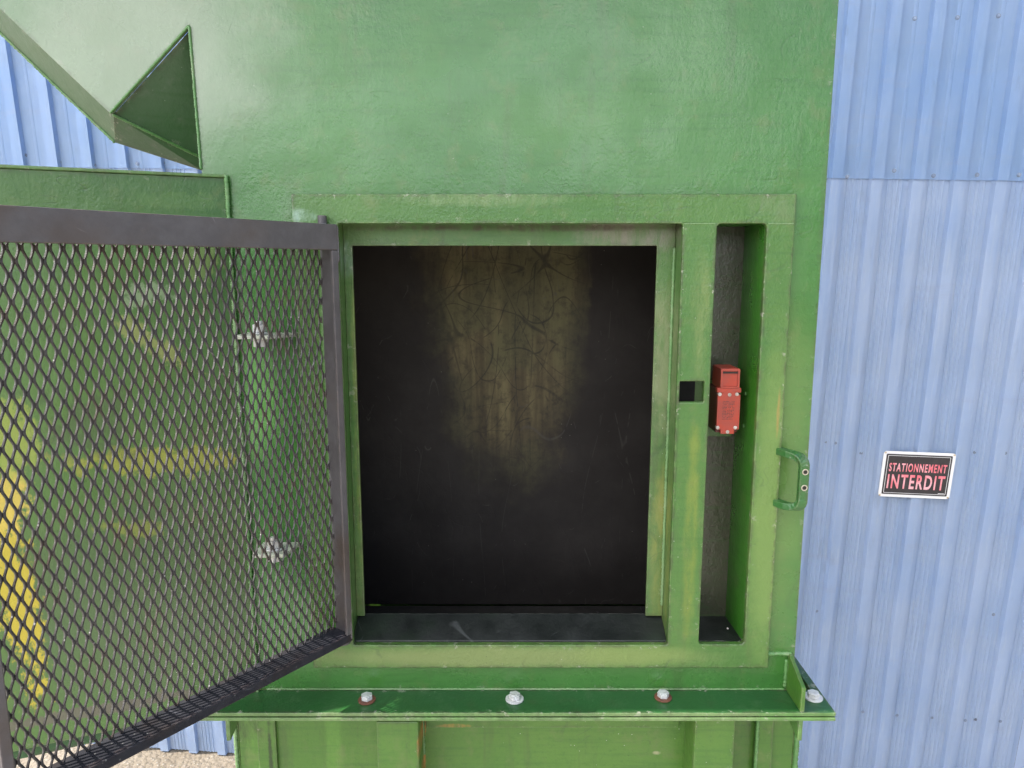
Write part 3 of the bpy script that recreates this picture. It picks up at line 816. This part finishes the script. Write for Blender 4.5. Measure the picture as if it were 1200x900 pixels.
# bolts
def bolt(u, v, rusty, tilt=0):
    q = at_z(u, v + 2, zf)
    bm = NB()
    ringcyl(bm, (q.x, q.y, zf + .0004), (0, 0, 1), .004, .0128 if rusty else .0135, .0022)
    wsh = part('washer', bm, M_RUST if rusty else M_ZINC, mac, bevel=.0004)
    bm = NB(); t = bmesh.new()
    bmesh.ops.create_cone(t, cap_ends=True, segments=6, radius1=.0088, radius2=.0088, depth=.0065)
    merge(bm, t, Matrix.Translation((q.x, q.y, zf + .0062)) @ Matrix.Rotation(random.uniform(0, 1), 4, 'Z'))
    cyl(bm, (q.x, q.y, zf + .0094), (q.x, q.y, zf + .0100), .006, 20, .0055)
    if rusty is None: pass
    part('bolt', bm, M_ZINC, mac, bevel=.0009)
for u, v, r in ((430, 819, True), (603, 818, False), (777, 816, True), (953, 816, False)): bolt(u, v, r)
q = at_z(603, 820, zf)
bm = NB(); cyl(bm, (q.x, q.y - .0, zf - .0130), (q.x, q.y, zf - .024), .0048, 16); part('bolt_end', bm, M_ZINC, mac)

# lower housing
YL = 1.045
lx0, lx1 = X_(276, 870, YL), X_(934, 870, YL)
zl = zf - .0127
bm = NB()
box(bm, lx0 + .006, lx1 - .006, YL, YL + .008, 0.02, zl)
box(bm, lx1 - .0058, lx1, YL, YB, 0.02, zl); box(bm, lx0, lx0 + .0058, YL, YB, 0.02, zl)
box(bm, lx0 + .006, lx1 - .006, YB - .01, YB, 0.02, zl)
part('lower_housing', bm, M_LOWER, mac, bevel=.001)
bm = NB()
xa, xb = X_(300, 870, YL - .012), X_(322, 870, YL - .012)
box(bm, xa, xb, YL - .006, YL - .0003, .02, zl)
xa, xb = X_(886, 870, YL - .012), X_(906, 870, YL - .012)
box(bm, xa, xb, YL - .010, YL - .0003, .02, zl)
box(bm, X_(500, 850, YL), X_(795, 850, YL), YL - .004, YL - .0003, Z_(600, 851, YL), zl)
part('edge_strip', bm, M_LOWER, mac, bevel=.001)
def rib(u0, u1, v):
    YR = .985; t = .006
    x0, x1 = X_(u0, v, YR), X_(u1, v, YR); zt = Z_(600, v, YR)
    bm = NB(); box(bm, x0, x1, YR, YR + t, .02, zt)
    inner = x1 if x1 < 0 else x0
    box(bm, x0, x0 + t, YR + t + .0002, YL - .0003, .02, zt); box(bm, x1 - t, x1, YR + t + .0002, YL - .0003, .02, zt)
    part('rib', bm, M_LOWER, mac, bevel=.0015)
rib(441, 490, 846); rib(815, 862, 843)
bm = NB()
x_ = X_(495, 870, YL - .004)
bm = NB(); weld(bm, (x_, YL - .003, zl - .12), (x_, YL - .003, zl - .004), .004); part('weld_bead', bm, M_WELD, mac, smooth=True)
x_ = X_(887, 870, YL - .012)
bm = NB(); weld(bm, (x_, YL - .011, zl - .2), (x_, YL - .011, zl - .004), .003); part('weld_bead', bm, M_WELD, mac, smooth=True)
bm = NB(); weld(bm, (lx1 - .001, YL - .001, zl - .3), (lx1 - .001, YL - .001, zl - .03), .004); part('weld_bead', bm, M_WELD, mac, smooth=True)
bm = NB(); weld(bm, (lx0 + .001, YL - .001, zl - .3), (lx0 + .001, YL - .001, zl - .03), .003); part('weld_bead', bm, M_WELD, mac, smooth=True)
for x in (lx0 + .02, lx1 - .10):
    for y in (1.08, 1.52):
        bm = NB(); box(bm, x, x + .08, y, y + .08, 0, .0195); part('foot_pad', bm, M_LOWER, mac)

# wing panel standing out to the left, towards the viewer
zw1 = wingpt(262, 205).z; zw0 = wingpt(305, 818).z
s_end = .62
wr = Vector((wingpt(264, 205).x, wingpt(264, 205).y, 0)); wr = wr + WD * ((YP - .0005 - wr.y) / WD.y) if abs(wr.y - YP) > .0005 else wr
def wp(s, n, z): return wr + WD * s + WNRM * n + Vector((0, 0, z))
def wbox(bm, s0, s1, n0, n1, z0, z1):
    hull(bm, [wp(s, n, z) for s in (s0, s1) for n in (n0, n1) for z in (z0, z1)])
bm = NB()
wbox(bm, .002, s_end, -.005, 0, zw0, zw1 - .004)
part('side_wing', bm, M_WING, mac, bevel=.0008)
bm = NB(); wbox(bm, .002, s_end, -.06, .0035, zw1 - .0038, zw1 + .0003)
part('wing_rim', bm, M_EDGE, mac, bevel=.0012); bm = NB()
wbox(bm, .002, s_end, -.05, -.004, zw0 - .003, zw0 - .0002)
part('wing_rim', bm, M_EDGE, mac, bevel=.0012)
bm = NB(); wbox(bm, .004, s_end, -.016, -.012, zw0 - .020, zw0 - .0032); 
part('wing_lip', bm, M_FLANGE, mac)
bm = NB(); weld(bm, wp(.004, .003, zw0), wp(.004, .003, zw1), .003); part('weld_bead', bm, M_WELD, mac, smooth=True)

M_LUG = weathered('sunlit_pale_lug', (.55, .56, .48), (.42, .45, .34), (.20, .30, .14), (.35, .5), 0, .4, 40)  # pale colour stands in for sunlight on the lug plates
# hinge lugs with bolts on the panel left of the door
for (u0, u1, v, ub) in ((278, 348, 391, 304), (299, 348, 641, 321)):
    zz = Z_(600, v, .99)
    x0 = X_(u0, v, .975); x1 = X_(u1, v, .99)
    bm = NB()
    hull(bm, [(x0, .962, zz), (x0, YP - .0003, zz), (x1, YP - .0003, zz), (x1 - .02, .985, zz), (x0 + .045, .962, zz),
              (x0, .962, zz - .005), (x0, YP - .0003, zz - .005), (x1, YP - .0003, zz - .005), (x1 - .02, .985, zz - .005), (x0 + .045, .962, zz - .005)])
    lug = part('lug', bm, M_LUG, mac, bevel=.0008)
    xb_ = X_(ub, v, .98)
    bm = NB(); cyl(bm, (xb_, .982, zz + .0003), (xb_, .982, zz + .0030), .013, 24)
    cyl(bm, (xb_, .982, zz + .0032), (xb_, .982, zz + .0135), .0095, 6); cyl(bm, (xb_, .982, zz + .0136), (xb_, .982, zz + .018), .0055, 14)
    cyl(bm, (xb_, .982, zz - .0053), (xb_, .982, zz - .0075), .013, 24); cyl(bm, (xb_, .982, zz - .0077), (xb_, .982, zz - .017), .0095, 6)
    part('bolt', bm, M_ZINC, mac, bevel=.0008)

# pull handle: bent flat bar on the right of the frame
hd = [(X_(912, 528, YP) - .002, YP - .001, Z_(912, 528, YP)), None]
ht, hb = Z_(912, 528, 1.005), Z_(908, 588, 1.005)
hx = X_(912, 528, 1.005)
xo = X_(941.5, 560, .972)
pathp = []
def arc(pts, n=5):
    out = []
    for i in range(n + 1):
        t = i / n; a, b, c = (Vector(p) for p in pts)
        out.append(a * (1 - t) ** 2 + b * 2 * t * (1 - t) + c * t * t)
    return out
pathp = [Vector((hx - .002, YP - .0003, ht)), Vector((hx + .004, .996, ht))] + arc([(hx + .008, .988, ht), (xo, .968, ht), (xo, .972, ht - .016)], 7) \
      + arc([(xo, .972, hb + .016), (xo, .968, hb), (hx + .008, .988, hb)], 7) + [Vector((hx + .004, .996, hb)), Vector((hx - .002, YP - .0003, hb))]
bm = NB(); ring = []
t = bmesh.new(); side = None
for i, p in enumerate(pathp):
    d = (pathp[min(i + 1, len(pathp) - 1)] - pathp[max(i - 1, 0)]).normalized()
    wdir = Vector((.80, -.60, 0)) if False else Vector((0.0, 0, 0))
    e1 = Vector((1, 0, 0)) if abs(d.z) > .7 else Vector((0, 0, 1)).cross(d).normalized()
    # bar width lies across the plane of the bend
    nb = Vector((-.62, -.78, 0)).normalized()
    plane_n = Vector((.78, -.62, 0)).cross(Vector((0, 0, 1))).normalized()
    plane_n = Vector((math.cos(R(-55)), math.sin(R(-55)), 0)).cross(Vector((0, 0, 1)))
    e1 = Vector((1, -.05, 0)).normalized(); e1 = (e1 - d * e1.dot(d)).normalized(); e2 = d.cross(e1).normalized()
    hw, hh = .0066, .0050
    ring.append([t.verts.new(p + e1 * a * hw + e2 * b * hh) for a, b in ((-1, -1), (1, -1), (1, 1), (-1, 1))])
for a, b in zip(ring[:-1], ring[1:]):
    for k in range(4): t.faces.new((a[k], a[(k + 1) % 4], b[(k + 1) % 4], b[k]))
t.faces.new(ring[0][::-1]); t.faces.new(ring[-1])
bmesh.ops.recalc_face_normals(t, faces=t.faces[:]); merge(bm, t)
M_HANDLE = green_paint('handle_paint', (.032, .125, .030), (.05, .15, .045), wear=.7, dirt=.3, rough=(.2, .35), peel=.4, worn=(.2, .16, .08))
handle = part('pull_handle', bm, M_HANDLE, mac, bevel=.0014)
bm = NB(); M_HOLE = weathered('hole_dark', (.01, .01, .008), (.015, .013, .01), (.02, .015, .01))
for v in (553, 571.5):
    c = Vector((xo, 0, Z_(941, v, .968))); y = .972 - .0058
    cyl(bm, (c.x, .9680, c.z), (c.x, .9663, c.z), .0028, 16)
part('bolt_hole', bm, M_HOLE, handle)
bm = NB()
for v in (553, 571.5):
    c = Vector((xo, 0, Z_(941, v, .968)))
    ringcyl(bm, (c.x, .9672, c.z), (0, -1, 0), .0029, .0044, .0011, 20)
part('hole_rim', bm, weathered('bare_rim', (.45, .40, .30), (.5, .45, .36), (.3, .2, .12), (.4, .6), .2), handle, bevel=.0004)

# ------------------------------------------------------------------ the mesh door, swung open
DD = Vector((-.60, -.80, 0)).normalized(); DN = Vector((.80, -.60, 0)).normalized()
pc_ = at(396, 300, .985)
H0 = Vector((pc_.x, pc_.y, 0)) - DN * .034               # hinge side, mesh plane
dz1 = at(383, 263, .987).z; dz0 = at(400, 748, .99).z
def dp(s, n, z): return H0 + DD * s + DN * n + Vector((0, 0, z))
def dbox(bm, s0, s1, n0, n1, z0, z1): hull(bm, [dp(s, n, z) for s in (s0, s1) for n in (n0, n1) for z in (z0, z1)])
DW = .437
print('door', H0, dz0, dz1)
door = bpy.data.objects.new('mesh_door', None); C.objects.link(door); door.parent = mac
door.location = dp(0, 0, dz0) - wloc(mac)
door['label'] = 'dark grey expanded metal mesh door swung open to the left'
T = .0045; DEP = .035
# hinge stile (angle iron): deep leg plus narrow lip
bm = NB(); dbox(bm, -.0, T, 0, DEP - T - .0002, dz0, dz1); dbox(bm, 0, .0105, DEP - T, DEP, dz0 + .0105, dz1 - .034)
part('stile', bm, M_GATE, door, bevel=.0012)
bm = NB(); dbox(bm, DW - T, DW, 0, DEP - T - .0002, dz0, dz1); dbox(bm, DW - .0105, DW, DEP - T, DEP, dz0 + .0105, dz1 - .034)
part('stile', bm, M_GATE, door, bevel=.0012)
bm = NB(); dbox(bm, 0, DW, DEP - T, DEP, dz1 - .0335, dz1); dbox(bm, T + .0002, DW - T - .0002, 0, DEP - T - .0002, dz1 - T, dz1)
part('top_rail', bm, M_GATE, door, bevel=.0012)
bm = NB(); dbox(bm, T + .0002, DW - T - .0002, -.004, DEP - T - .0002, dz0 + .0075, dz0 + .012); dbox(bm, 0, DW, DEP - T, DEP, dz0 - .0005, dz0 + .0118)
part('bottom_rail', bm, [M_GATE_SHADED], door, bevel=.0012)
# hinge pins
for z, s in ((dz1, 1), (dz0, -1)):
    bm = NB(); c = dp(.006, .012, z)
    cyl(bm, c - Vector((0, 0, .006 * s)), c + Vector((0, 0, .012 * s)), .006, 20)
    if s < 0: cyl(bm, c + Vector((.006, -.004, -.002)), c + Vector((.006, -.004, -.006)), .012, 24)
    part('hinge_pin', bm, M_GATE, door, bevel=.0008)
bm = NB(); weld(bm, dp(-.001, DEP - .002, dz1 - .05), dp(-.001, DEP - .002, dz1 - .002), .0022, .003); part('weld_bead', bm, M_GATE, door, smooth=True)
bm = NB(); weld(bm, dp(.002, DEP - .001, dz0 + .002), dp(.002, DEP - .001, dz0 + .03), .002); part('weld_bead', bm, M_GATE, door, smooth=True)
# expanded metal: zigzag strands, joined side by side at the knuckles
SW, LW = .0130, .0259; tw = .0026; th = .0019
bm = NB()
z0m, z1m = dz0 + .0122, dz1 - .001
per = 12
gz = []
for k in range(per):
    x = k / per
    gz.append(x)
def gfun(x):
    x = x % 1.0
    v = math.cos(2 * math.pi * x)
    s = 1 if v > 0 else -1
    # long flats at the knuckles, straight legs between them
    y = (abs(((x + .25) % 1.0) - .5) - .25) * -4 if False else None
    tri = 1 - 4 * abs(x - .5) if True else 0         # +1 at .5, -1 at 0/1
    y = max(-1, min(1, tri * 1.34))
    return y * (1.12 - .12 * abs(y)) if abs(y) < 1 else y
ns = int((DW - .004) / (SW / 2)); nz = int((z1m - z0m) / LW * per)
amp = SW / 4 - tw / 2 + .0002
phi = R(38)
for i in range(ns):
    s_c = .003 + i * SW / 2
    sg = 1 if i % 2 == 0 else -1
    rows = []
    for j in range(nz + 1):
        z = z0m + j * LW / per
        g_ = gfun(j / per)
        s = s_c + sg * amp * g_ + .0006 * math.sin(z * 23 + s_c * 41) + .0005 * math.sin(z * 61 - s_c * 17)
        n = .0035 + sg * g_ * .0007 + .0022 * math.sin(s * 19 + z * 11) + .0010 * math.sin(z * 31 - s * 12)
        ph = phi * (1 - .75 * abs(g_) ** 3)
        ca, sa = math.cos(ph), math.sin(ph)
        rows.append([bm.verts.new(dp(s + a * tw / 2 * ca - b * th / 2 * sa, n + a * tw / 2 * sa + b * th / 2 * ca, z)) for a, b in ((-1, -1), (1, -1), (1, 1), (-1, 1))])
    for a, b in zip(rows[:-1], rows[1:]):
        for k in range(4): bm.faces.new((a[k], a[(k + 1) % 4], b[(k + 1) % 4], b[k]))
bmesh.ops.recalc_face_normals(bm, faces=bm.faces[:])
part('expanded_mesh', bm, M_MESH, door)

# ------------------------------------------------------------------ red safety switch in the slot
def red_mat(name, c, r):
    m = N(name)
    col = m.mix(m.ramp(m.noise(40, 4, .6), .35, .7), c, tuple(x * .7 + .02 for x in c))
    col = m.mix(m.math('MULTIPLY', m.edge(.0012), .5), col, (.62, .22, .18))
    return m.done(col, r, 0, m.bump(m.noise(220, 3, .5), .35, .0004))
M_RED = red_mat('red_plastic', (.40, .045, .022), .42); M_RED2 = red_mat('dark_red_plastic', (.10, .010, .009), .45)
YW = 1.030
sw0 = at(855, 471, YW)
swt = root('safety_switch', 'red keyed safety switch inside the narrow slot of the door frame', 'switch', (sw0.x, YW + .03, Z_(855, 509, YW)))
def sx(u, v=470): return X_(u, v, YW)
def sz(v): return Z_(855, v, YW)
bx0, bx1 = sx(841), sx(867.5)
lean = math.atan2((854 - 856) / 850., .06)
bm = NB(); box(bm, sx(843.5), sx(865.5), YW + .002, YW + .045, sz(456), sz(432))
o = part('head', bm, M_RED, swt, bevel=.0012)
bm = NB()
extr_o = rr(sx(844), sx(865), sz(455), sz(433), .001); 
xz_plate(bm, rr(sx(843.5), sx(865.5), sz(454.5), sz(432.5), .001), YW - .0005, YW + .0018, [rr(sx(845.5), sx(863.5), sz(453.5), sz(434.5), .0008)])
part('head_rim', bm, M_RED, swt, bevel=.0005)
bm = NB(); box(bm, sx(846), sx(863), YW + .0003, YW + .0018, sz(437.8), sz(436)); part('key_slit', bm, M_HOLE, swt)
# body: notched plate, thicker body behind
def notched(x0, x1, z0, z1, r):
    return [(x0 + r, z0), (x1 - r, z0), (x1 - r, z0 + r), (x1, z0 + r), (x1, z1 - r), (x1 - r, z1 - r), (x1 - r, z1), (x0 + r, z1), (x0 + r, z1 - r), (x0, z1 - r), (x0, z0 + r), (x0 + r, z0 + r)]
bm = NB(); xz_plate(bm, notched(bx0, bx1, sz(508.5), sz(457.5), .0062), YW, YW + .006); part('cover', bm, M_RED, swt, bevel=.0012)
bm = NB(); box(bm, bx0 + .0005, bx1 - .0005, YW + .0062, YW + .058, sz(508), sz(456.5)); part('body', bm, M_RED2, swt, bevel=.0015)
bm = NB(); box(bm, bx0 - .001, bx1 + .001, YW + .0005, YW + .012, sz(460.5), sz(454.8)); part('collar', bm, M_RED, swt, bevel=.001)
M_SCR = weathered('bright_screw', (.62, .58, .54), (.5, .46, .42), (.3, .22, .18), (.25, .4), .5, .2, 200)
for u, v in ((843.5, 462), (855, 462.5), (863.5, 462), (841, 501), (852.5, 506), (861.5, 501)):
    c = Vector((X_(u, v, YW), 0, Z_(u, v, YW))); bm = NB()
    cyl(bm, (c.x, YW + .006, c.z), (c.x, YW - .0012, c.z), .0026, 16)
    box(bm, c.x - .002, c.x + .002, YW - .0016, YW - .0011, c.z - .0004, c.z + .0004)
    part('screw', bm, M_SCR, swt, bevel=.0004)
# rating marks, too small to read in the photograph
bm = NB()
for r_ in range(13):
    z = sz(471.0) - r_ * .00215; x = sx(847.0)
    while x < sx(860.5):
        l = random.uniform(.0006, .0022)
        if random.random() < .82: box(bm, x, min(x + l, sx(861)), YW - .0001, YW + .0003, z, z + random.uniform(.0006, .0012))
        x += l + .0005
part('rating_marks', bm, flat_col('mark_ink', (.05, .02, .02)), swt)
# mounting plate behind the switch
bm = NB(); box(bm, sx0 - .025, sx1 - .006, YW + .0602, YW + .0640, Z_(855, 510, YW + .06) - .002, Z_(855, 446, YW + .06)); part('mounting_plate', bm, M_JAMB, mac, bevel=.0008)
for v in (462, 500):
    z = Z_(875, v, 1.05); bm = NB(); cyl(bm, (sx1 + .0006, 1.055, z), (sx1 - .0006, 1.055, z), .0028, 12)
    part('screw', bm, M_WELD, mac)
